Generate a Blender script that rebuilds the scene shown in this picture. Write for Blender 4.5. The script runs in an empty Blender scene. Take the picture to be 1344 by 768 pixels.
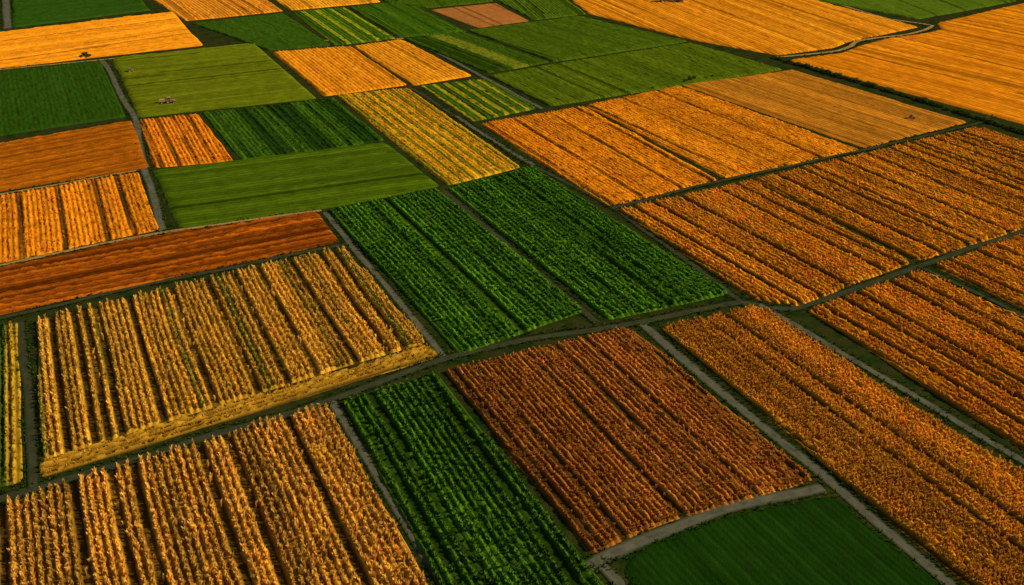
import bpy, bmesh, math, random
import numpy as np
from mathutils import Vector, Matrix
random.seed(7); rng=np.random.default_rng(7)
S=bpy.context.scene; C=S.collection
S.view_settings.view_transform='Standard'; S.view_settings.look='None'; S.view_settings.exposure=0
H=100.0; PITCH=math.radians(29.0); F=1270.0

# ---- land survey: boundary marks traced from the oblique air photo, rectified to metres on the ground
def survey(u,v):
    x=(u-672)/F; y=(384-v)/F
    dz=y*math.cos(PITCH)-math.sin(PITCH); dy=y*math.sin(PITCH)+math.cos(PITCH)
    t=-H/dz
    return (x*t,dy*t)

# ---------------------------------------------------------------- helpers
def hash2(a,b,seed=0):
    n=(a.astype(np.int64)*374761393+np.asarray(b).astype(np.int64)*668265263+seed*982451653)&0x7fffffff
    n=((n^(n>>13))*1274126177)&0x7fffffff
    n=n^(n>>16)
    return (n&0xffff)/65535.0
def vnoise(x,y,seed=0):
    xi=np.floor(x).astype(np.int64); yi=np.floor(y).astype(np.int64)
    fx=x-xi; fy=y-yi; fx=fx*fx*(3-2*fx); fy=fy*fy*(3-2*fy)
    h=lambda a,b: hash2(a,b,seed)
    return (h(xi,yi)*(1-fx)+h(xi+1,yi)*fx)*(1-fy)+(h(xi,yi+1)*(1-fx)+h(xi+1,yi+1)*fx)*fy
def inside(P,x,y):
    r=np.zeros(x.shape,bool); n=len(P)
    for i in range(n):
        x1,y1=P[i]; x2,y2=P[(i+1)%n]
        if y1==y2: continue
        c=((y1>y)!=(y2>y))&(x<(x2-x1)*(y-y1)/(y2-y1)+x1)
        r^=c
    return r
def edge_near(P,x,y):
    bd=np.full(x.shape,1e9); bx=x.copy(); by=y.copy(); n=len(P)
    for i in range(n):
        x1,y1=P[i]; x2,y2=P[(i+1)%n]
        ex,ey=x2-x1,y2-y1; L=ex*ex+ey*ey
        t=np.clip(((x-x1)*ex+(y-y1)*ey)/L,0,1)
        px=x1+t*ex; py=y1+t*ey; d=np.hypot(x-px,y-py)
        m=d<bd; bd[m]=d[m]; bx[m]=px[m]; by[m]=py[m]
    return bd,bx,by
def wavy(P,seed,step=7.0,amp=.8):
    """field margins are never ruler straight, and machinery leaves the corners rounded"""
    Q=[]; n=len(P)
    for i in range(n):
        a=np.array(P[i-1]); b=np.array(P[i]); c=np.array(P[(i+1)%n])
        la=np.linalg.norm(b-a); lc=np.linalg.norm(c-b); r=min(1.3,la*.3,lc*.3)
        p=b+(a-b)/la*r; q=b+(c-b)/lc*r; Q+=[p,(p+q+2*b)/4,q]
    out=[]; n=len(Q)
    for i in range(n):
        a=Q[i]; b=Q[(i+1)%n]; l=np.linalg.norm(b-a)
        if l<1e-6: continue
        k=max(1,int(l/step)); nn=np.array([-(b-a)[1],(b-a)[0]])/l
        for j in range(k):
            t=j/k; p=a+(b-a)*t
            o=0 if j==0 else (vnoise(np.array([p[0]*.13]),np.array([p[1]*.13]),seed)[0]-.5)*amp
            out.append(tuple(p+nn*o))
    return out
def mesh_np(name,V,Fc,col=None):
    me=bpy.data.meshes.new(name); k=Fc.shape[1]
    me.vertices.add(len(V)); me.vertices.foreach_set('co',V.astype(np.float32).ravel())
    me.loops.add(Fc.size); me.loops.foreach_set('vertex_index',Fc.astype(np.int32).ravel())
    me.polygons.add(len(Fc)); me.polygons.foreach_set('loop_start',np.arange(0,Fc.size,k,dtype=np.int32))
    try: me.polygons.foreach_set('loop_total',np.full(len(Fc),k,np.int32))
    except Exception: pass
    if col is not None:
        a=me.attributes.new('crop_colour','FLOAT_COLOR','POINT')
        c4=np.ones((len(V),4),np.float32); c4[:,:3]=np.clip(col,0,1)
        a.data.foreach_set('color',c4.ravel())
    me.update(calc_edges=True)
    return me
def add(name,me,mat=None,parent=None,**kw):
    o=bpy.data.objects.new(name,me); C.objects.link(o)
    if mat is not None and me is not None: me.materials.append(mat)
    if parent: o.parent=parent
    for k,v in kw.items(): o[k]=v
    return o

# ---------------------------------------------------------------- materials
def newmat(name):
    m=bpy.data.materials.new(name); m.use_nodes=True; nt=m.node_tree; nt.nodes.clear()
    return m,nt,nt.nodes,nt.links
def crop_mat(name,trans,nscale=0.35,bump=0.0,fine=3.0):
    m,nt,N,L=newmat(name)
    out=N.new('ShaderNodeOutputMaterial')
    at=N.new('ShaderNodeAttribute'); at.attribute_name='crop_colour'
    tc=N.new('ShaderNodeTexCoord')
    n1=N.new('ShaderNodeTexNoise'); n1.inputs['Scale'].default_value=nscale; n1.inputs['Detail'].default_value=7
    n1.inputs['Roughness'].default_value=0.75
    L.new(tc.outputs['Object'],n1.inputs['Vector'])
    mr=N.new('ShaderNodeMapRange'); mr.inputs[1].default_value=0.3; mr.inputs[2].default_value=0.7
    mr.inputs[3].default_value=0.76; mr.inputs[4].default_value=1.22
    L.new(n1.outputs['Fac'],mr.inputs[0])
    mx=N.new('ShaderNodeVectorMath'); mx.operation='SCALE'
    L.new(at.outputs['Color'],mx.inputs[0]); L.new(mr.outputs[0],mx.inputs['Scale'])
    b=N.new('ShaderNodeBsdfDiffuse')
    L.new(mx.outputs[0],b.inputs['Color'])
    if bump>0:
        n2=N.new('ShaderNodeTexNoise'); n2.inputs['Scale'].default_value=fine; n2.inputs['Detail'].default_value=4
        L.new(tc.outputs['Object'],n2.inputs['Vector'])
        bp=N.new('ShaderNodeBump'); bp.inputs['Strength'].default_value=bump; bp.inputs['Distance'].default_value=0.3
        L.new(n2.outputs['Fac'],bp.inputs['Height']); L.new(bp.outputs[0],b.inputs['Normal'])
    if trans>0:
        t=N.new('ShaderNodeBsdfTranslucent'); L.new(mx.outputs[0],t.inputs['Color'])
        ms=N.new('ShaderNodeMixShader'); ms.inputs[0].default_value=trans
        L.new(b.outputs[0],ms.inputs[1]); L.new(t.outputs[0],ms.inputs[2]); L.new(ms.outputs[0],out.inputs[0])
    else: L.new(b.outputs[0],out.inputs[0])
    return m
def noise_mat(name,cols,scale,rough=0.9,bump=0.3,bscale=None,detail=8,spec=.0):
    m,nt,N,L=newmat(name)
    out=N.new('ShaderNodeOutputMaterial'); tc=N.new('ShaderNodeTexCoord')
    n=N.new('ShaderNodeTexNoise'); n.inputs['Scale'].default_value=scale; n.inputs['Detail'].default_value=detail
    n.inputs['Roughness'].default_value=0.65
    L.new(tc.outputs['Object'],n.inputs['Vector'])
    r=N.new('ShaderNodeValToRGB'); e=r.color_ramp.elements
    k=len(cols)
    for i,c in enumerate(cols):
        p=0.3+0.4*i/(k-1)
        if i<2: el=e[i]; el.position=p
        else: el=e.new(p)
        el.color=(*c,1)
    L.new(n.outputs['Fac'],r.inputs[0])
    b=N.new('ShaderNodeBsdfPrincipled'); b.inputs['Roughness'].default_value=rough
    b.inputs['Specular IOR Level'].default_value=spec
    L.new(r.outputs[0],b.inputs['Base Color'])
    n2=N.new('ShaderNodeTexNoise'); n2.inputs['Scale'].default_value=bscale or scale*4; n2.inputs['Detail'].default_value=5
    L.new(tc.outputs['Object'],n2.inputs['Vector'])
    bp=N.new('ShaderNodeBump'); bp.inputs['Strength'].default_value=bump; bp.inputs['Distance'].default_value=0.2
    L.new(n2.outputs['Fac'],bp.inputs['Height']); L.new(bp.outputs[0],b.inputs['Normal'])
    L.new(b.outputs[0],out.inputs[0])
    return m
M_leaf=crop_mat('crop_leaf',0.3,0.12)
M_canopy=crop_mat('crop_canopy',0.0,0.25,0.55,2.5)
M_smooth=crop_mat('short_grass',0.0,0.10,0.4,3.0)
M_soil=noise_mat('field_soil',[(.018,.011,.004),(.04,.024,.008),(.07,.042,.014)],0.5)
M_green_soil=noise_mat('weedy_soil',[(.008,.012,.003),(.016,.026,.005),(.035,.035,.010)],0.5)
M_verge=noise_mat('verge_ground',[(.007,.016,.003),(.013,.027,.004),(.032,.030,.008),(.018,.036,.005)],0.25,bump=0.6)
M_bark=noise_mat('bark',[(.04,.025,.015),(.09,.06,.04)],3)
M_treeleaf=crop_mat('tree_leaf',0.3,0.8)

def road_mat(name,c1,c2,green):
    m,nt,N,L=newmat(name)
    out=N.new('ShaderNodeOutputMaterial'); tc=N.new('ShaderNodeTexCoord')
    at=N.new('ShaderNodeAttribute'); at.attribute_name='across'
    n=N.new('ShaderNodeTexNoise'); n.inputs['Scale'].default_value=0.35; n.inputs['Detail'].default_value=8; n.inputs['Roughness'].default_value=.7
    L.new(tc.outputs['Object'],n.inputs['Vector'])
    r=N.new('ShaderNodeValToRGB'); r.color_ramp.elements[0].position=.32; r.color_ramp.elements[1].position=.68
    r.color_ramp.elements[0].color=(*c1,1); r.color_ramp.elements[1].color=(*c2,1)
    L.new(n.outputs['Fac'],r.inputs[0])
    r2=N.new('ShaderNodeValToRGB'); e=r2.color_ramp.elements
    e[0].position=0.0; e[0].color=(.5,.5,.5,1); e[1].position=1.0; e[1].color=(1,1,1,1)
    x=e.new(.2); x.color=(.15,.15,.15,1); x=e.new(.45); x.color=(.0,.0,.0,1); x=e.new(.75); x.color=(.5,.5,.5,1)
    ad=N.new('ShaderNodeMath'); ad.operation='ADD'
    m2=N.new('ShaderNodeMath'); m2.operation='MULTIPLY_ADD'; m2.inputs[1].default_value=1.1; m2.inputs[2].default_value=-0.52
    L.new(n.outputs['Fac'],m2.inputs[0]); L.new(at.outputs['Fac'],ad.inputs[0]); L.new(m2.outputs[0],ad.inputs[1])
    L.new(ad.outputs[0],r2.inputs[0])
    mx=N.new('ShaderNodeMixRGB'); L.new(r2.outputs[0],mx.inputs[0]); L.new(r.outputs[0],mx.inputs[1]); mx.inputs[2].default_value=(*green,1)
    b=N.new('ShaderNodeBsdfDiffuse')
    L.new(mx.outputs[0],b.inputs['Color']); L.new(b.outputs[0],out.inputs[0])
    return m
M_road=road_mat('gravel_track',(.065,.062,.042),(.13,.12,.082),(.016,.032,.006))
M_road2=road_mat('dark_track',(.026,.030,.014),(.060,.056,.031),(.012,.026,.004))
M_road3=road_mat('pale_track',(.24,.145,.05),(.40,.25,.09),(.06,.055,.010))

# ---------------------------------------------------------------- ground
bm=bmesh.new(); s=4000
for c in [(-s,-1500,0),(s,-1500,0),(s,5000,0),(-s,5000,0)]: bm.verts.new(c)
bm.faces.new(bm.verts); me=bpy.data.meshes.new('ground'); bm.to_mesh(me); bm.free()
add('ground',me,M_verge,kind='structure')

# ---------------------------------------------------------------- roads
def catmull(P,step=3.0):
    P=[np.array(p) for p in P]; Q=[2*P[0]-P[1]]+P+[2*P[-1]-P[-2]]; out=[]
    for i in range(1,len(Q)-2):
        a,b,c,d=Q[i-1:i+3]; n=max(2,int(np.linalg.norm(c-b)/step))
        for k in range(n):
            t=k/n
            lin=b+(c-b)*t
            cm=.5*((2*b)+(c-a)*t+(2*a-5*b+4*c-d)*t*t+(3*b-a-3*c+d)*t**3)
            out.append(.4*lin+.6*cm)
    out.append(P[-1]); return np.array(out)
road_lines=[]
def road(pix,w,mat,name='farm_track'):
    L=catmull([survey(*p) for p in pix]); i=len(road_lines)
    T=np.gradient(L,axis=0); T/=np.linalg.norm(T,axis=1)[:,None]; Nn=np.stack([-T[:,1],T[:,0]],1)
    arc=np.arange(len(L))*1.0
    off=(vnoise(arc*.25,arc*0+i,3)-.5)*.7
    L=L+Nn*off[:,None]
    road_lines.append((L,w))
    z=0.05+0.006*i; us=[-1,-.6,-.2,.2,.6,1]
    V=[];A=[]
    for j in range(len(L)):
        ww=w*.5*(0.88+.24*vnoise(np.array([j*.4]),np.array([i*7.3]),5)[0])
        for u in us:
            V.append((*(L[j]+Nn[j]*u*ww),z)); A.append(abs(u))
    k=len(us); Fc=[]
    for j in range(len(L)-1):
        for q in range(k-1):
            Fc.append((j*k+q,j*k+q+1,(j+1)*k+q+1,(j+1)*k+q))
    me=mesh_np(name,np.array(V),np.array(Fc)[:,::-1])
    a=me.attributes.new('across','FLOAT','POINT'); a.data.foreach_set('value',np.array(A,np.float32))
    add(name,me,mat,kind='structure')
road([(-200,718),(0,655),(200,596),(430,527),(577,474),(690,447),(830,424),(970,397),(1040,406),(1200,351),(1344,303),(1560,235)],2.2,M_road2)
road([(425,279),(503,370),(581,468)],1.7,M_road)
road([(437,527),(505,640),(578,768),(630,850)],1.8,M_road)
road([(843,426),(940,508),(1075,620),(1248,768),(1340,850)],2.3,M_road)
road([(997,400),(1100,462),(1200,520),(1344,606),(1560,735)],1.8,M_road)
road([(772,748),(800,728),(865,699),(940,674),(1010,655),(1080,640)],2.5,M_road)
road([(780,735),(812,768),(880,850)],2.0,M_road)
road([(538,114),(610,160),(692,213),(808,275),(970,395)],1.7,M_road2)
road([(600,153),(650,186),(700,217)],2.0,M_road)
road([(581,249),(690,343),(785,424)],1.9,M_road2)
road([(802,274),(945,238),(1130,198),(1278,164),(1300,150)],1.7,M_road2)
road([(134,78),(160,125),(177,156),(190,222),(215,305)],2.4,M_road)
road([(540,52),(632,100),(712,143)],2.0,M_road)
road([(27,423),(40,560),(44,640)],1.9,M_road2)
road([(-200,463),(0,418),(200,373),(448,322)],1.7,M_road2)
road([(-200,292),(0,255),(185,224)],1.2,M_road3)
road([(1018,76),(1060,72),(1098,67),(1117,61),(1124,55),(1150,50),(1187,46),(1214,40),(1224,34),(1200,30),(1170,26)],2.2,M_road3)
road([(1170,26),(1100,6),(960,-40)],2.0,M_road3)
road([(5,-40),(10,38)],4.0,M_road)
road([(-200,118),(0,92),(135,79),(340,57),(530,51)],1.8,M_road3)
road([(-200,398),(0,349),(213,306),(422,277)],1.4,M_road3)
road([(1205,350),(1344,414),(1560,512)],1.5,M_road2)

# ---------------------------------------------------------------- crop geometry
def rowdir(P,d):
    v=np.zeros(2)
    for (i,j) in d:
        e=np.array(P[j])-np.array(P[i]); v+=e/np.linalg.norm(e)
    return v/np.linalg.norm(v)
def tuft_template(n,h,w,spread,rs):
    V=[];Fc=[];HT=[]
    for b in range(n):
        a=rs.uniform(0,2*math.pi); lean=rs.uniform(.25,1)*spread; hh=h*rs.uniform(.7,1.05)
        dx,dy=math.cos(a),math.sin(a); tw=a+math.pi/2+rs.uniform(-.5,.5); px,py=math.cos(tw)*w/2,math.sin(tw)*w/2
        bx,by=dx*.08,dy*.08; mz=hh*.68; mx_,my_=dx*lean*.45,dy*lean*.45
        droop=rs.uniform(.8,1.0)
        i=len(V)
        V+=[(bx-px*.5,by-py*.5,0),(bx+px*.5,by+py*.5,0),(mx_-px,my_-py,mz),(mx_+px,my_+py,mz),(dx*lean,dy*lean,hh*droop)]
        HT+=[0,0,.7,.7,1]
        Fc+=[(i,i+1,i+3),(i,i+3,i+2),(i+2,i+3,i+4)]
    return np.array(V),np.array(Fc),np.array(HT)
def plants_mesh(name,x,y,sc,col,shape,base=.5,z0=0.03,tip=None):
    n,h,w,sp=shape; nv=8; rs=random.Random(int(n*1000+h*100+w*10))
    T=[tuft_template(n,h,w,sp,rs) for _ in range(nv)]
    var=rng.integers(0,nv,len(x)); Vs=[];Fs=[];Cs=[];off=0
    for k in range(nv):
        m=np.where(var==k)[0]
        if len(m)==0: continue
        tv,tf,th=T[k]; a=rng.uniform(0,6.283,len(m)); s_=sc[m]
        ca,sa=np.cos(a)*s_,np.sin(a)*s_
        X=tv[None,:,0]*ca[:,None]-tv[None,:,1]*sa[:,None]+x[m][:,None]
        Y=tv[None,:,0]*sa[:,None]+tv[None,:,1]*ca[:,None]+y[m][:,None]
        lx=rng.normal(0.10,.06,len(m)); ly=rng.normal(0.05,.06,len(m))
        Z=tv[None,:,2]*(s_*rng.uniform(.85,1.15,len(m)))[:,None]
        X=X+Z*lx[:,None]; Y=Y+Z*ly[:,None]; Z=Z+z0
        Vs.append(np.stack([X,Y,Z],2).reshape(-1,3))
        nvert=len(tv)
        Fs.append((tf[None]+ (np.arange(len(m))*nvert)[:,None,None]).reshape(-1,3)+off)
        c=col[m][:,None,:]*(base+(1-base)*th)[None,:,None]  # blades darken toward the base: shade among plants painted into the crop colour
        if tip is not None: c=c+(np.clip(th-.6,0,1)/.4)[None,:,None]*np.array(tip)[None,None,:]  # paler tips, their bright highlight added to the blade colour
        Cs.append(c.reshape(-1,3)); off+=nvert*len(m)
    return mesh_np(name,np.concatenate(Vs),np.concatenate(Fs),np.concatenate(Cs))
def soil_bed(name,P,mat,z=0.02):
    me=bpy.data.meshes.new(name); me.from_pydata([(p[0],p[1],z) for p in P],[],[tuple(range(len(P)))]); me.update()
    if me.polygons[0].normal.z<0: me.flip_normals()
    me.materials.append(mat); return me
def colmix(c1,c2,r): 
    r=np.clip(r,0,1)[:,None]; return np.array(c1)[None]*r+np.array(c2)[None]*(1-r)
def warm(c): return (c[0],c[1]*(.91 if c[0]>1.8*c[1] and c[0]>.4 else 1),c[2])

SHAPES={'gold':(8,1.45,.20,.36),'green':(11,1.0,.30,.5),'rust':(7,.95,.20,.30),'low':(6,.62,.26,.24),'verge':(6,.45,.16,.4)}
fid=0
def grid_in(P,u,v,ds,dt):
    A=np.array(P); sv=A@u; tv=A@v
    ss=np.arange(sv.min()-ds,sv.max()+2*ds,ds); ts=np.arange(tv.min()-dt,tv.max()+2*dt,dt)
    s_,tt=np.meshgrid(ss,ts,indexing='ij'); ni,nj=s_.shape
    s_=s_+rng.uniform(-.3,.3,s_.shape)*ds; tj=tt+rng.uniform(-.12,.12,s_.shape)*dt
    x=u[0]*s_+v[0]*tj; y=u[1]*s_+v[1]*tj
    ins=inside(P,x,y)
    cell=ins[:-1,:-1]|ins[1:,:-1]|ins[:-1,1:]|ins[1:,1:]
    idx=np.arange(ni*nj).reshape(ni,nj)
    Fc=np.stack([idx[:-1,:-1][cell],idx[1:,:-1][cell],idx[1:,1:][cell],idx[:-1,1:][cell]],1)
    used=np.unique(Fc); remap=np.full(ni*nj,-1); remap[used]=np.arange(len(used)); Fc=remap[Fc]
    x=x.ravel()[used]; y=y.ravel()[used]; ins=ins.ravel()[used]; s_=s_.ravel()[used]; tt=tt.ravel()[used]
    dd,bx,by=edge_near(P,x,y); x=np.where(ins,x,bx); y=np.where(ins,y,by); dd=np.where(ins,dd,0)
    return x,y,s_,tt,dd,Fc
SOILC=np.array((.040,.023,.006)); GSOIL=np.array((.014,.028,.004))
def plant_field(pix,d,name,cat,label,c1,c2,shape='gold',rs_=1.1,ps=.45,gap=(6,.55),thin=.05,rowvar=.25,stripes=None,soil=None,scale=1.0,gaps_at=(),inset=.3,hgt=.75,furrow=.75,soilc=SOILC,ds=.7,tip=None,jit=.06,base=.5,band=0,under=.55):
    global fid; fid+=1; f=fid
    P0=[survey(*p) for p in pix]; u=rowdir(P0,d); v=np.array([-u[1],u[0]]); P=wavy(P0,f)
    A=np.array(P); sv=A@u; tv=A@v
    k0,k1=int(tv.min()/rs_)-2,int(tv.max()/rs_)+3
    rr=np.random.default_rng(f*13+1); rowr=rr.uniform(0,1,k1-k0); rowr=.6*rowr+.4*np.roll(rowr,1)
    if band: 
        kk=np.arange(k1-k0); rowr=.5*rowr+.5*vnoise(kk*rs_/band,kk*0.,f+60)
    isg=np.zeros(k1-k0,bool); per,gw=gap
    if per:
        kk=int(rr.integers(0,per))
        while kk<k1-k0: isg[kk]=True; kk+=max(2,per+int(rr.integers(-3,4)))
    wobf=lambda s_,K:(vnoise(s_*.04,K*.11,f)-.5)*.6
    tcs=[(tv.min()+(tv.max()-tv.min())*ta,w_) for ta,w_ in gaps_at]
    def stripeq(tt): return ((tt/stripes[0]+.3*vnoise(tt*.2,tt*0,f))%1.0)<stripes[1]
    K,I=np.meshgrid(np.arange(k0+1,k1-1),np.arange(int((sv.max()-sv.min())/ps)+2),indexing='ij'); K=K.ravel(); I=I.ravel()
    s_=sv.min()+I*ps+rng.uniform(-.45,.45,len(I))*ps+(K%2)*ps*.5
    tt=K*rs_+rng.normal(0,jit*rs_,len(K))+wobf(s_,K)
    x=u[0]*s_+v[0]*tt; y=u[1]*s_+v[1]*tt
    m=inside(P,x,y); x,y,K,s_,tt=x[m],y[m],K[m],s_[m],tt[m]
    dd,_,_=edge_near(P,x,y); m=dd>inset
    gm=isg[K-k0]&(rng.uniform(0,1,len(K))<gw+.45*vnoise(s_*.07,K*1.7,f+9)); m&=~gm
    for tc,w_ in tcs: m&=abs(tt-tc)>w_
    m&=rng.uniform(0,1,len(x))>thin*(.3+1.4*(vnoise(x*.35,y*.35,f+3)<.35))
    x,y,K,s_,tt=x[m],y[m],K[m],s_[m],tt[m]
    def shade(x,y,K,r0):
        big=vnoise(x*.045,y*.045,f+20); mid=vnoise(x*.22,y*.22,f+30)
        r=.25+.35*r0+.3*mid+.3*(big-.5)+rowvar*(rowr[K-k0]-.5)
        return colmix(c1,c2,r)*(1+rowvar*1.1*(rowr[K-k0]-.5))[:,None]
    col=shade(x,y,K,rng.uniform(0,1,len(x)))*rng.uniform(.85,1.18,len(x))[:,None]
    if stripes:
        q=stripeq(tt)&(rng.uniform(0,1,len(x))<.85); col[q]=np.array(stripes[2])*rng.uniform(.7,1.3,q.sum())[:,None]
    sc=scale*(.85+.3*vnoise(x*.5,y*.5,f+40))*rng.uniform(.8,1.2,len(x))
    root=add(name,soil_bed(name,P,soil or M_soil),label=label,category=cat)
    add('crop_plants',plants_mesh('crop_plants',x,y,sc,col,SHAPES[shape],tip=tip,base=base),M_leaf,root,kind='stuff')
    x,y,s_,tt,dd,Fc=grid_in(P,u,v,ds,rs_/4.0)
    Kf=np.round(tt/rs_); Kf=np.round((tt-wobf(s_,Kf))/rs_).astype(int); Kf=np.clip(Kf,k0,k1-1)
    ph=(tt-wobf(s_,Kf))/rs_; rdg=.5+.5*np.cos(ph*2*math.pi); rdg=np.clip(rdg*1.5-.2,0,1)
    n2=rng.uniform(0,1,len(x)); pres=np.clip(.5+.9*vnoise(x*.8,y*.8,f+50),0,1)
    pres*=np.where(isg[Kf-k0],np.clip(1.1-gw-.6*vnoise(s_*.07,Kf*1.7,f+9),0.05,1),1)
    for tc,w_ in tcs: pres=np.where(abs(tt-tc)<w_,.03,pres)
    a=np.clip(((1-furrow)+furrow*rdg)*pres,0,1)
    z=.035+hgt*scale*a*(.5+.9*n2)*np.clip(dd/.4,0,1)
    col=shade(x,y,Kf,n2)*(under+.35*n2)[:,None]  # rows below the tufts coloured darker, painting in shade between plants
    if stripes:
        q=stripeq(tt); col[q]=np.array(stripes[2])*(.6+.4*n2[q])[:,None]
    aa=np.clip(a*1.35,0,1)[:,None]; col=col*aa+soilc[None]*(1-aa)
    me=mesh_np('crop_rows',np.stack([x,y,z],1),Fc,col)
    if me.polygons[0].normal.z<0: me.flip_normals()
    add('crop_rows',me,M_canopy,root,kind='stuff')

def canopy_field(pix,d,name,cat,label,c1,c2,hgt=.6,rs_=1.4,ridge=.5,rowvar=.35,rough=.6,dt=.36,ds=1.1,stripes=None,mat=None,band=7.0,pw=.3,dark=.12):
    global fid; fid+=1; f=fid; c1=warm(c1); c2=warm(c2)
    P0=[survey(*p) for p in pix]; u=rowdir(P0,d); v=np.array([-u[1],u[0]]); P=wavy(P0,f,9.0,.8)
    A=np.array(P); tv=A@v
    x,y,s_,tt,dd,Fc=grid_in(P,u,v,ds,dt)
    wob=(vnoise(s_*.02,tt*.05,f)-.5)*.7
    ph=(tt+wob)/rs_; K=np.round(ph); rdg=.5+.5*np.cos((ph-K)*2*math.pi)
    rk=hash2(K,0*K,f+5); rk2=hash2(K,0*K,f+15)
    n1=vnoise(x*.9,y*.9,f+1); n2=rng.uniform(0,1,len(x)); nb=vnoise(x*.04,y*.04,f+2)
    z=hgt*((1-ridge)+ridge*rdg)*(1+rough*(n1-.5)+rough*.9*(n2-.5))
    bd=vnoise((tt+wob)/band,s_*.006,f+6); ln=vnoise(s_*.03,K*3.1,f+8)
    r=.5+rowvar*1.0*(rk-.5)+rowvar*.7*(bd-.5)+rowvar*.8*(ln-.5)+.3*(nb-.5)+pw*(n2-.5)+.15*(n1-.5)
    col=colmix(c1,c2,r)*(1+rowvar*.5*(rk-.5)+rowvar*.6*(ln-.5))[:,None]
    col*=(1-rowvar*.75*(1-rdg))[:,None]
    q=(rk2<dark)&(vnoise(s_*.02,K*5.7,f+18)>.3)
    col[q]*=.55; z=np.where(q,z*.55,z)
    if stripes:
        per2,frac,c3=stripes; q=((((tt+wob)/per2)%1.0)<frac); q&=rng.uniform(0,1,len(x))<.9
        col[q]=np.array(c3)*(.75+.5*n2[q])[:,None]; z=np.where(q,z*.8,z)
    z=z*np.clip(dd/.5,0,1)+.035
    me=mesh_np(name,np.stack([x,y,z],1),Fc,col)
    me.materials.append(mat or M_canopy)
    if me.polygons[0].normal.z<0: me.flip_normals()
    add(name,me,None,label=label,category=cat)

# ---- colours (albedo)
ORA1,ORA2=(.95,.36,.014),(.68,.215,.007)
RUS1,RUS2=(.66,.24,.030),(.46,.14,.014)
pf=plant_field
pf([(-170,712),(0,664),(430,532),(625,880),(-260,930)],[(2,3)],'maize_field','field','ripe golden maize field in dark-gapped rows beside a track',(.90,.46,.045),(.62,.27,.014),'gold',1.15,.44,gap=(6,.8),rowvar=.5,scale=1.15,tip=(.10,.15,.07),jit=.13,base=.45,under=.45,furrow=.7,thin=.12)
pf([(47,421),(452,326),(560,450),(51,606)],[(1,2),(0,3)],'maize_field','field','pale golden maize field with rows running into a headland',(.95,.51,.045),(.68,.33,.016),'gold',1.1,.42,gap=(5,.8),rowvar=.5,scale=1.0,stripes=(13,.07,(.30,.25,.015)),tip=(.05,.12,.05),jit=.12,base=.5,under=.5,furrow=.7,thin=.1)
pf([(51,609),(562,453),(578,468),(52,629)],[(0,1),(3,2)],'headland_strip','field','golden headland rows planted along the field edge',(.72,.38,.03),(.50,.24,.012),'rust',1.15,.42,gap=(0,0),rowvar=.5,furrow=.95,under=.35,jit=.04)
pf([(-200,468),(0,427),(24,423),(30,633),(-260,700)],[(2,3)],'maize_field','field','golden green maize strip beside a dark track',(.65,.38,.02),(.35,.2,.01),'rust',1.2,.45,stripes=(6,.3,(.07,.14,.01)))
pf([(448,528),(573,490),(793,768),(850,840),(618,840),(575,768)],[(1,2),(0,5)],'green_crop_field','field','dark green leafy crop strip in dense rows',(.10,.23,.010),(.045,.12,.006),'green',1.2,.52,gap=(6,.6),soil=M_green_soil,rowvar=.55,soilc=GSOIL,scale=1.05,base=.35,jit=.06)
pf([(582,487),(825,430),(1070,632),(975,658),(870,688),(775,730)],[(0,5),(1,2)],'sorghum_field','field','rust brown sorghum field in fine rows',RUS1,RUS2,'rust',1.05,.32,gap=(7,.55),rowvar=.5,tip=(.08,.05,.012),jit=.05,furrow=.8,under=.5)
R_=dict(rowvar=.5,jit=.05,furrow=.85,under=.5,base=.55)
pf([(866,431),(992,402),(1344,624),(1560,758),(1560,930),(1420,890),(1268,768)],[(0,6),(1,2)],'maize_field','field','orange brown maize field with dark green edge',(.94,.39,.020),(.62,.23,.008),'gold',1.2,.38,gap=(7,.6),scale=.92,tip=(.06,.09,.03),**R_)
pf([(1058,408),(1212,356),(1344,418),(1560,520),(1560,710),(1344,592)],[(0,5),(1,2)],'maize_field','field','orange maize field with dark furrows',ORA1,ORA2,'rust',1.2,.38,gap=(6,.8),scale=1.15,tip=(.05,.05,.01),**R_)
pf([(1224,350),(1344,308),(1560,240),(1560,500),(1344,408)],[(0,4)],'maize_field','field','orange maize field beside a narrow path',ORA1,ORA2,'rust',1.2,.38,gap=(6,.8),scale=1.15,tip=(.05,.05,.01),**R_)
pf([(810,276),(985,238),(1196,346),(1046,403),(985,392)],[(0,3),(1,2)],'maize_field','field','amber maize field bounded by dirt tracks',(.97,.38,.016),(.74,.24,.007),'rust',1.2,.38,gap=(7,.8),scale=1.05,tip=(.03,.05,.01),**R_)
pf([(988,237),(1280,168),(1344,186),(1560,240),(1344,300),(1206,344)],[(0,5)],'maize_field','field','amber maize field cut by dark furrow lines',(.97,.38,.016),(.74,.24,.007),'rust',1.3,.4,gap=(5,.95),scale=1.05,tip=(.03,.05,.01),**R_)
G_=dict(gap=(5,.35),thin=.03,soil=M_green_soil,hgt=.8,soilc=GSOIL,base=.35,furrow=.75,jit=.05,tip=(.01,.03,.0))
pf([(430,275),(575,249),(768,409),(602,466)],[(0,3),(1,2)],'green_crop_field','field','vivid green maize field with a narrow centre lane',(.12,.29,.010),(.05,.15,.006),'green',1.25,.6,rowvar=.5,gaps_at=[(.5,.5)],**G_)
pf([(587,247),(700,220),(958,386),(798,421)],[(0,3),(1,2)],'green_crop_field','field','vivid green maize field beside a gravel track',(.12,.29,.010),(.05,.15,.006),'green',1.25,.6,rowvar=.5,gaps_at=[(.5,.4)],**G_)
L_=dict(shape='low',ds=.9,under=.72,furrow=.5,hgt=.55,inset=.4,base=.75,jit=.04)
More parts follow.
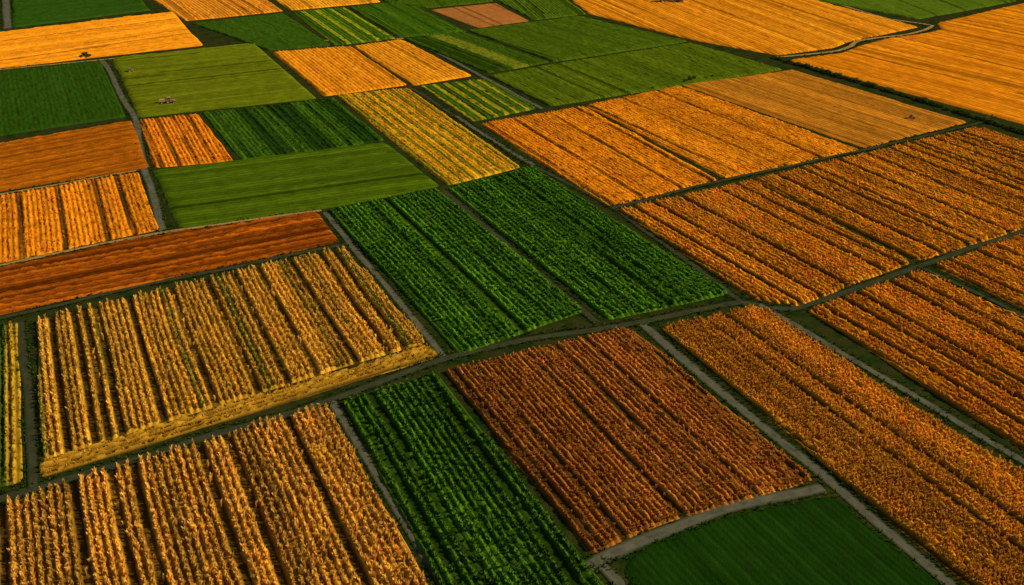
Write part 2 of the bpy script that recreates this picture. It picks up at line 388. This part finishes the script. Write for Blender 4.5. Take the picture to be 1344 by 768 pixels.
pf([(630,163),(765,140),(943,237),(800,272)],[(0,3),(1,2)],'wheat_field','field','bright orange wheat field with fine stripes',(.95,.32,.008),(.74,.215,.004),rs_=1.15,ps=.5,gap=(9,.5),rowvar=.5,band=6,**L_)
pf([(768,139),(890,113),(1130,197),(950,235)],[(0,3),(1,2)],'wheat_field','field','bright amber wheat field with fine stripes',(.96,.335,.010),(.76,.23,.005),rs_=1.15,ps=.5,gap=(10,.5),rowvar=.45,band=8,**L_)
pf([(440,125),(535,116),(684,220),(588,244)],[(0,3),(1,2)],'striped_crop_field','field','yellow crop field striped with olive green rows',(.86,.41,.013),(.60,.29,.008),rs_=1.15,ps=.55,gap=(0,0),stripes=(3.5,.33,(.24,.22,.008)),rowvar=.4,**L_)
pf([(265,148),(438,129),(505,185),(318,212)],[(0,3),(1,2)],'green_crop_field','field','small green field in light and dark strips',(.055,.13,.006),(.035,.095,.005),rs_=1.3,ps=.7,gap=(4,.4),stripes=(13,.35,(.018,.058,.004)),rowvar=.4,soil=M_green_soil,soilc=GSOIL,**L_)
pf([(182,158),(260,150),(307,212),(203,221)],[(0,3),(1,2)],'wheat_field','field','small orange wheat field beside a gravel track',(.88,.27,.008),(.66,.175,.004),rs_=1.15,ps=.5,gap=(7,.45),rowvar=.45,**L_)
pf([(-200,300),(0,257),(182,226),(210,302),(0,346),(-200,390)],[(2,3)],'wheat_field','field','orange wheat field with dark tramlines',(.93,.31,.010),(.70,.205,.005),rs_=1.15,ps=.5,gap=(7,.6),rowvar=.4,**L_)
cf=canopy_field
cf([(-200,400),(0,351),(210,309),(417,279),(446,318),(0,414),(-200,462)],[(1,3),(5,4)],'sorghum_field','field','brick red sorghum strip between tracks',(.40,.095,.005),(.20,.045,.003),rowvar=.8,hgt=.7,dt=.3,ds=.8,rs_=1.2,rough=.8,dark=.22,pw=.5)
cf([(818,752),(824,738),(836,725),(853,714),(874,705),(940,683),(1010,666),(1080,653),(1096,653),(1108,661),(1120,674),(1235,768),(1330,850),(900,850),(830,768)],[(10,11)],'grass_field','field','smooth dark green grass field with rounded corner',(.013,.044,.003),(.007,.028,.002),hgt=.22,ridge=.25,rowvar=.35,rough=.4,mat=M_smooth,dark=0,dt=.25,ds=.6,rs_=1.1)
cf([(893,112),(1040,92),(1270,161),(1136,195)],[(0,3),(1,2)],'stubble_field','field','brown orange stubble field with bare patches',(.66,.26,.014),(.38,.145,.012),rowvar=.5,hgt=.4)
cf([(200,224),(506,188),(578,245),(430,274),(235,302)],[(0,1),(4,3)],'green_crop_field','field','mid green crop field with faint rows',(.085,.135,.004),(.042,.085,.003),rowvar=.35,hgt=.5,rs_=1.6,ridge=.3,ds=1.4)
cf([(-200,225),(0,189),(173,159),(197,221),(0,252),(-200,290)],[(0,2)],'wheat_field','field','deep rust orange wheat field',(.40,.112,.004),(.25,.065,.003),rowvar=.5)
cf([(-200,122),(0,94),(132,81),(165,154),(0,179),(-200,212)],[(2,3)],'green_crop_field','field','deep green field beside a pale track',(.03,.078,.005),(.02,.055,.003),rowvar=.15,dark=0,ridge=.15)
cf([(147,77),(335,58),(416,130),(181,155)],[(0,1)],'green_crop_field','field','olive green field with vehicles on it',(.14,.165,.005),(.09,.12,.004),rowvar=.3,rs_=1.8,ridge=.3,ds=1.4)
cf([(-200,70),(0,43),(227,16),(267,60),(0,90),(-200,116)],[(0,2)],'wheat_field','field','bright orange ripe wheat field',(.92,.37,.012),(.74,.265,.007),rowvar=.35,rs_=1.8)
cf([(17,-30),(150,-40),(198,14),(15,37)],[(2,3)],'green_crop_field','field','dark green field beside a track',(.033,.085,.006),(.02,.06,.004),rowvar=.2,dark=0,ridge=.2)
cf([(-200,-30),(-5,-30),(0,40),(-200,62)],[(1,2)],'green_crop_field','field','dark green pasture field',(.04,.10,.006),(.03,.08,.004),rowvar=.2)
cf([(357,69),(460,61),(535,112),(425,127)],[(0,3),(1,2)],'wheat_field','field','bright orange wheat field between green fields',(.93,.365,.012),(.76,.265,.007),rowvar=.4)
cf([(463,61),(526,52),(620,100),(543,113)],[(0,3),(1,2)],'wheat_field','field','golden wheat strip beside a gravel path',(.95,.40,.015),(.76,.29,.008),rowvar=.4)
cf([(250,31),(372,18),(435,60),(352,67)],[(0,3),(1,2)],'green_crop_field','field','deep green field with faint rows',(.045,.10,.005),(.028,.072,.004),rowvar=.2,dark=0,ridge=.2)
cf([(382,16),(452,10),(520,51),(440,60)],[(0,3),(1,2)],'striped_crop_field','field','green field with bright lime rows',(.09,.17,.006),(.05,.12,.004),stripes=(6.2,.3,(.28,.29,.01)),rowvar=.5)
cf([(456,10),(535,2),(613,42),(523,50)],[(0,3),(1,2)],'green_crop_field','field','bright green crop field in rows',(.09,.17,.006),(.045,.11,.004),stripes=(10,.3,(.03,.08,.004)),rowvar=.4)
cf([(155,-30),(290,-40),(372,15),(243,28)],[(0,3),(1,2)],'wheat_field','field','pale orange wheat field',(.86,.35,.02),(.70,.25,.012),rowvar=.4)
cf([(300,-40),(440,-40),(500,3),(382,14)],[(0,3),(1,2)],'wheat_field','field','yellow orange wheat field',(.95,.43,.018),(.78,.32,.010),rowvar=.4)
cf([(550,113),(640,104),(705,143),(622,160)],[(0,3),(1,2)],'striped_crop_field','field','small green field with yellow stripes',(.07,.13,.005),(.04,.09,.004),stripes=(4,.33,(.34,.27,.01)),rowvar=.3)
cf([(530,52),(606,42),(722,82),(640,97)],[(0,3),(1,2)],'striped_crop_field','field','green field with a pale green strip',(.055,.11,.005),(.033,.075,.004),stripes=(19,.35,(.16,.18,.009)),rowvar=.4)
cf([(612,40),(760,22),(903,55),(727,82)],[(0,3),(1,2)],'green_crop_field','field','mid green crop field',(.08,.13,.005),(.045,.09,.004),rowvar=.3,dark=.03,ridge=.3)
cf([(640,100),(730,84),(905,57),(1028,92),(722,140)],[(0,4)],'green_crop_field','field','broad green crop field with faint rows',(.11,.15,.005),(.06,.105,.004),rowvar=.35,dark=.03,ridge=.3)
cf([(565,13),(650,4),(695,28),(628,37)],[(0,3),(1,2)],'fallow_field','field','small brown fallow field',(.42,.17,.035),(.32,.12,.022),rowvar=.2,hgt=.2)
cf([(450,-40),(590,-40),(648,2),(562,11),(505,2)],[(1,2)],'green_crop_field','field','green field beside wheat',(.075,.13,.005),(.045,.095,.004),rowvar=.2)
cf([(600,-40),(690,-40),(770,19),(700,27),(655,3)],[(1,2)],'green_crop_field','field','green field beside fallow ground',(.095,.15,.006),(.055,.11,.005),rowvar=.2)
cf([(700,-40),(960,-40),(1050,-4),(1206,36),(1112,56),(1095,63),(1020,73),(905,52),(772,18)],[(1,3)],'wheat_field','field','wide golden orange wheat field',(.94,.37,.012),(.72,.255,.007),rowvar=.5,dt=.5,ds=1.8,hgt=.5,rs_=1.8,band=12)
cf([(1030,80),(1104,70),(1130,60),(1165,51),(1216,44),(1236,39),(1230,31),(1344,4),(1560,-40),(1560,225),(1344,164)],[(0,10)],'wheat_field','field','wide orange wheat field behind a hedge',(.94,.34,.009),(.68,.22,.005),rowvar=.5,dt=.5,ds=1.8,hgt=.5,rs_=1.8,band=8)
cf([(975,-40),(1210,-40),(1335,2),(1205,26),(1062,0)],[(1,2)],'green_crop_field','field','grass green field beside wheat',(.09,.15,.008),(.065,.115,.006),rowvar=.2,dt=.8,ds=1.8,ridge=.2)
cf([(1230,-45),(1560,-90),(1560,-45),(1345,0)],[(0,3)],'wheat_field','field','distant orange wheat field',(.88,.36,.015),(.68,.25,.01),rowvar=.3,dt=1,ds=2)

# ---------------------------------------------------------------- verge grass along tracks
xs=[];ys=[]
for L,w in road_lines:
    for j in range(len(L)-1):
        p=L[j]; q=L[j+1]; l=np.linalg.norm(q-p); n=int(l*5)
        dvec=(q-p)/max(l,1e-6); nn=np.array([-dvec[1],dvec[0]])
        for _ in range(n):
            t=random.random(); sd=random.choice([-1,1]); o=w*.42+abs(random.gauss(0,.55))
            c=p+(q-p)*t+nn*sd*o; xs.append(c[0]); ys.append(c[1])
xs=np.array(xs);ys=np.array(ys); r=rng.uniform(0,1,len(xs))
colv=colmix((.09,.13,.010),(.02,.06,.004),r*vnoise(xs*.1,ys*.1,77)*1.6)
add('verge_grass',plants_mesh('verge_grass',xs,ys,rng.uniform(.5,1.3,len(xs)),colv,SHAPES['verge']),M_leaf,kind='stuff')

# ---------------------------------------------------------------- trees / bushes
def tree_parts(h,r,n,seed,c1,c2):
    q=random.Random(seed); g=np.random.default_rng(seed)
    bm=bmesh.new()
    def cone(a,b,r1,r2,seg=7):
        a=Vector(a);b=Vector(b);d=(b-a); M=d.to_track_quat('Z','Y').to_matrix().to_4x4(); M.translation=(a+b)/2
        bmesh.ops.create_cone(bm,cap_ends=True,segments=seg,radius1=r1,radius2=r2,depth=d.length,matrix=M)
    cone((0,0,0),(.05,.02,h*.45),h*.05,h*.03)
    tips=[]
    for k in range(6):
        a=k*1.05+q.uniform(-.3,.3); e=(math.cos(a)*r*.6,math.sin(a)*r*.6,h*q.uniform(.45,.85)); cone((.05,.02,h*.38),e,h*.022,h*.008,5); tips.append(e)
    me=bpy.data.meshes.new('trunk'); bm.to_mesh(me); bm.free()
    centers=[np.array(t) for t in tips]+[np.array((q.uniform(-.4,.4)*r,q.uniform(-.4,.4)*r,h*q.uniform(.3,.9))) for _ in range(6)]
    V=[];Fc=[];Cc=[]
    for i in range(n):
        c=centers[q.randrange(len(centers))]; d=g.normal(size=3); d/=np.linalg.norm(d); rad=r*.48*q.uniform(.4,1.05)
        p=c+d*rad*np.array([1,1,.75]); p[2]=max(p[2],h*.06)
        a=g.normal(size=3); a/=np.linalg.norm(a); b=np.cross(a,d); b/=np.linalg.norm(b)+1e-6; sz=h*.065*q.uniform(.7,1.5)
        k=len(V); V+=[p-a*sz,p+b*sz*.7,p+a*sz,p-b*sz*.7]; Fc.append((k,k+1,k+2,k+3))
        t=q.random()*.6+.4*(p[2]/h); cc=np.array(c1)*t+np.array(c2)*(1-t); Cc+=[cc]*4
    return me,mesh_np('crown',np.array(V),np.array(Fc),np.array(Cc))
variants=[]
for sd in range(5):
    tm,cm=tree_parts(3.0,1.6,480,sd+1,(.10,.14,.012),(.035,.055,.006)); tm.materials.append(M_bark); cm.materials.append(M_treeleaf); variants.append((tm,cm))
def tree(u,v,sc,name,label,group=None,flat=1.0):
    x,y=survey(u,v); e=bpy.data.objects.new(name,None); C.objects.link(e); e.location=(x,y,0.01); e.rotation_euler=(0,0,random.uniform(0,6.28)); e.scale=(sc*random.uniform(.9,1.25),sc*random.uniform(.9,1.2),sc*flat*random.uniform(.8,1.1))
    e['label']=label; e['category']='tree' if name=='tree' else 'bush'
    if group: e['group']=group
    tm,cm=random.choice(variants)
    for nm,m in (('trunk',tm),('crown',cm)):
        o=bpy.data.objects.new(nm,m); C.objects.link(o); o.parent=e
n=125
for i in range(n):
    t=i/(n-1); u=1014+(1400-1014)*t; v=76+(194-76)*t-2.5*math.sin(t*3.14)
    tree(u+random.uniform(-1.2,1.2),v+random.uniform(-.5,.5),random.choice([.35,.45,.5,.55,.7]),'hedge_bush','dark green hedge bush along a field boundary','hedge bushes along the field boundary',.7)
for (u,v,s_) in [(112,75,.8),(117,76,.6),(107,77,.5)]: tree(u,v,s_,'tree','round dark green tree on a field margin')
for (u,v,s_) in [(905,107,.7),(911,105,.5),(898,109,.45),(857,117,.35),(935,102,.4)]: tree(u,v,s_,'field_bush','low dark bush on a field margin')

# ---------------------------------------------------------------- tractor and sheds
def plain(name,c,rough=.5): return noise_mat(name,[tuple(a*.8 for a in c),c],2.0,rough,0.1,spec=.4)
MP=plain('red_paint',(.45,.20,.08)); MT=plain('tyre_rubber',(.04,.04,.04),.9); MG=plain('cab_glass',(.06,.08,.08),.15); MR=plain('wheel_rim',(.5,.38,.1)); MK=plain('dark_metal',(.06,.06,.06))
MW=plain('shed_wall',(.40,.28,.15),.8); MRF=plain('shed_roof',(.30,.15,.07),.7); MD=plain('shed_door',(.10,.06,.04),.7)
def boxm(name,boxes,mat,bev=.05):
    bm=bmesh.new()
    for (cx,cy,cz,sx,sy,sz,*tp) in boxes:
        r=bmesh.ops.create_cube(bm,size=1,matrix=Matrix.Translation((cx,cy,cz))@Matrix.Diagonal((sx,sy,sz,1)))
        if tp:
            for v_ in r['verts']:
                if v_.co.z>cz: v_.co.x=cx+(v_.co.x-cx)*tp[0]; v_.co.y=cy+(v_.co.y-cy)*tp[0]
    bmesh.ops.bevel(bm,geom=bm.edges[:],offset=bev,segments=2,affect='EDGES')
    me=bpy.data.meshes.new(name); bm.to_mesh(me); bm.free(); me.materials.append(mat); return me
def wheelm(name,r,w,mat,lugs=0):
    bm=bmesh.new(); bmesh.ops.create_cone(bm,cap_ends=True,segments=24,radius1=r,radius2=r,depth=w,matrix=Matrix.Rotation(math.pi/2,4,'X'))
    for i in range(lugs):
        a=i*2*math.pi/lugs; bmesh.ops.create_cube(bm,size=1,matrix=Matrix.Rotation(a,4,'Y')@Matrix.Translation((0,0,r))@Matrix.Diagonal((.08,w*.95,.09,1)))
    me=bpy.data.meshes.new(name); bm.to_mesh(me); bm.free(); me.materials.append(mat); return me
fend=boxm('fender',[(0,0,0,1.5,.5,.1)],MP,.03)
parts=[('body',boxm('body',[(1.2,0,1.35,2.2,.9,.8),(-.2,0,1.0,1.6,1.0,.5),(.2,0,.85,3.8,.4,.3)],MP,.08),(0,0,0)),
 ('cab',boxm('cab',[(-.5,0,2.2,1.5,1.5,1.4,.85)],MG,.06),(0,0,0)),('cab_roof',boxm('cab_roof',[(-.5,0,2.98,1.6,1.55,.14)],MP,.04),(0,0,0)),
 ('exhaust',boxm('exhaust',[(.7,.3,2.2,.12,.12,1.0)],MK,.02),(0,0,0)),('fender',fend,(-.9,.98,1.75)),('fender',fend,(-.9,-.98,1.75))]
wb=wheelm('wheel',.85,.5,MT,18); wf=wheelm('wheel',.55,.35,MT,14); rb=wheelm('rim',.45,.54,MR); rf=wheelm('rim',.28,.39,MR)
wheels=[(wb,rb,(-.9,.98,.85)),(wb,rb,(-.9,-.98,.85)),(wf,rf,(1.7,.8,.55)),(wf,rf,(1.7,-.8,.55))]
trail=[('trailer_bed',boxm('trailer_bed',[(-3.6,0,1.5,2.8,2.0,1.1),(-2.0,0,.8,1.0,.15,.15)],plain('trailer_paint',(.48,.26,.10)),.05),(0,0,0))]
def tractor(u,v,rot,sc,label,tr=True):
    x,y=survey(u,v); e=bpy.data.objects.new('tractor',None); C.objects.link(e); e.location=(x,y,.38); e.rotation_euler=(0,0,rot); e.scale=(sc,)*3
    e['label']=label; e['category']='tractor'
    for nm,m,l in parts+(trail if tr else []):
        o=bpy.data.objects.new(nm,m); C.objects.link(o); o.parent=e; o.location=l
    W=list(wheels)
    if tr: W+=[(wf,rf,(-3.8,1.1,.55)),(wf,rf,(-3.8,-1.1,.55))]
    for m,rm,l in W:
        o=bpy.data.objects.new('wheel',m); C.objects.link(o); o.parent=e; o.location=l
        q=bpy.data.objects.new('rim',rm); C.objects.link(q); q.parent=o
tractor(224,137,math.radians(10),.68,'small red tractor pulling a loaded trailer on green field')
tractor(172,96,math.radians(20),.48,'small tractor standing on olive green field',False)
tractor(1196,157,math.radians(-30),.45,'small tractor on brown stubble field',False)
def shed(u,v,rot,L,Wd,Hh,label):
    x,y=survey(u,v); bm=bmesh.new(); a,b=L/2,Wd/2
    vs=[bm.verts.new(p) for p in [(-a,-b,0),(a,-b,0),(a,b,0),(-a,b,0),(-a,-b,Hh),(a,-b,Hh),(a,b,Hh),(-a,b,Hh),(-a,0,Hh*1.5),(a,0,Hh*1.5)]]
    for f in [(0,1,5,4),(2,3,7,6),(1,2,6,9,5),(3,0,4,8,7)]: bm.faces.new([vs[i] for i in f])
    me=bpy.data.meshes.new('wall'); bm.to_mesh(me); bm.free(); me.materials.append(MW)
    e=bpy.data.objects.new('farm_shed',None); C.objects.link(e); e.location=(x,y,.0); e.rotation_euler=(0,0,rot); e['label']=label; e['category']='shed'
    o=add('wall',me,None,e)
    bm=bmesh.new(); ov=.4; t=.12
    for sgn in (-1,1):
        p=[(-a-ov,0,Hh*1.5+.05),(a+ov,0,Hh*1.5+.05),(a+ov,sgn*(b+ov),Hh-ov*Hh*.5/b+.05),(-a-ov,sgn*(b+ov),Hh-ov*Hh*.5/b+.05)]
        lo=[bm.verts.new(q) for q in p]; hi=[bm.verts.new((q[0],q[1],q[2]+t)) for q in p]
        bm.faces.new(lo); bm.faces.new(hi)
        for i in range(4): bm.faces.new([lo[i],lo[(i+1)%4],hi[(i+1)%4],hi[i]])
    me=bpy.data.meshes.new('roof'); bm.to_mesh(me); bm.free(); add('roof',me,MRF,e)
    add('door',boxm('door',[(0,-b-.03,Hh*.4,Hh*.8,.08,Hh*.8)],MD,.01),None,e)
    for k in (-1,1): add('window',boxm('window',[(k*a*.6,-b-.03,Hh*.6,.8,.07,.7)],MG,.01),None,e)
shed(872,3,.3,4,3,2.2,'small tan farm shed with rusty roof')
shed(890,3,-.2,5,3.4,2.4,'tan farm shed beside wheat field')
shed(904,0,.5,3.5,2.6,2.0,'small tan farm shed near a larger one')

# ---------------------------------------------------------------- light, sky, camera
az=math.radians(92); el=math.radians(34)
sd=bpy.data.lights.new('sun','SUN'); sd.energy=5.0; sd.angle=math.radians(.5); sd.color=(1,.84,.54)
so=bpy.data.objects.new('sun',sd); C.objects.link(so)
tosun=Vector((math.sin(az)*math.cos(el),math.cos(az)*math.cos(el),math.sin(el)))
so.rotation_euler=tosun.to_track_quat('Z','Y').to_euler()
w=bpy.data.worlds.new('World'); S.world=w; w.use_nodes=True; nt=w.node_tree
sk=nt.nodes.new('ShaderNodeTexSky'); sk.sky_type='NISHITA'; sk.sun_disc=False; sk.sun_elevation=el; sk.sun_rotation=az
bg=nt.nodes['Background']; bg.inputs['Strength'].default_value=.085; nt.links.new(sk.outputs[0],bg.inputs[0])
cd=bpy.data.cameras.new('camera'); cd.sensor_width=36; cd.lens=F/1344*36; cd.clip_end=8000; cd.clip_start=1
co=bpy.data.objects.new('camera',cd); C.objects.link(co); co.location=(0,0,H); co.rotation_euler=(math.pi/2-PITCH,0,0)
S.camera=co
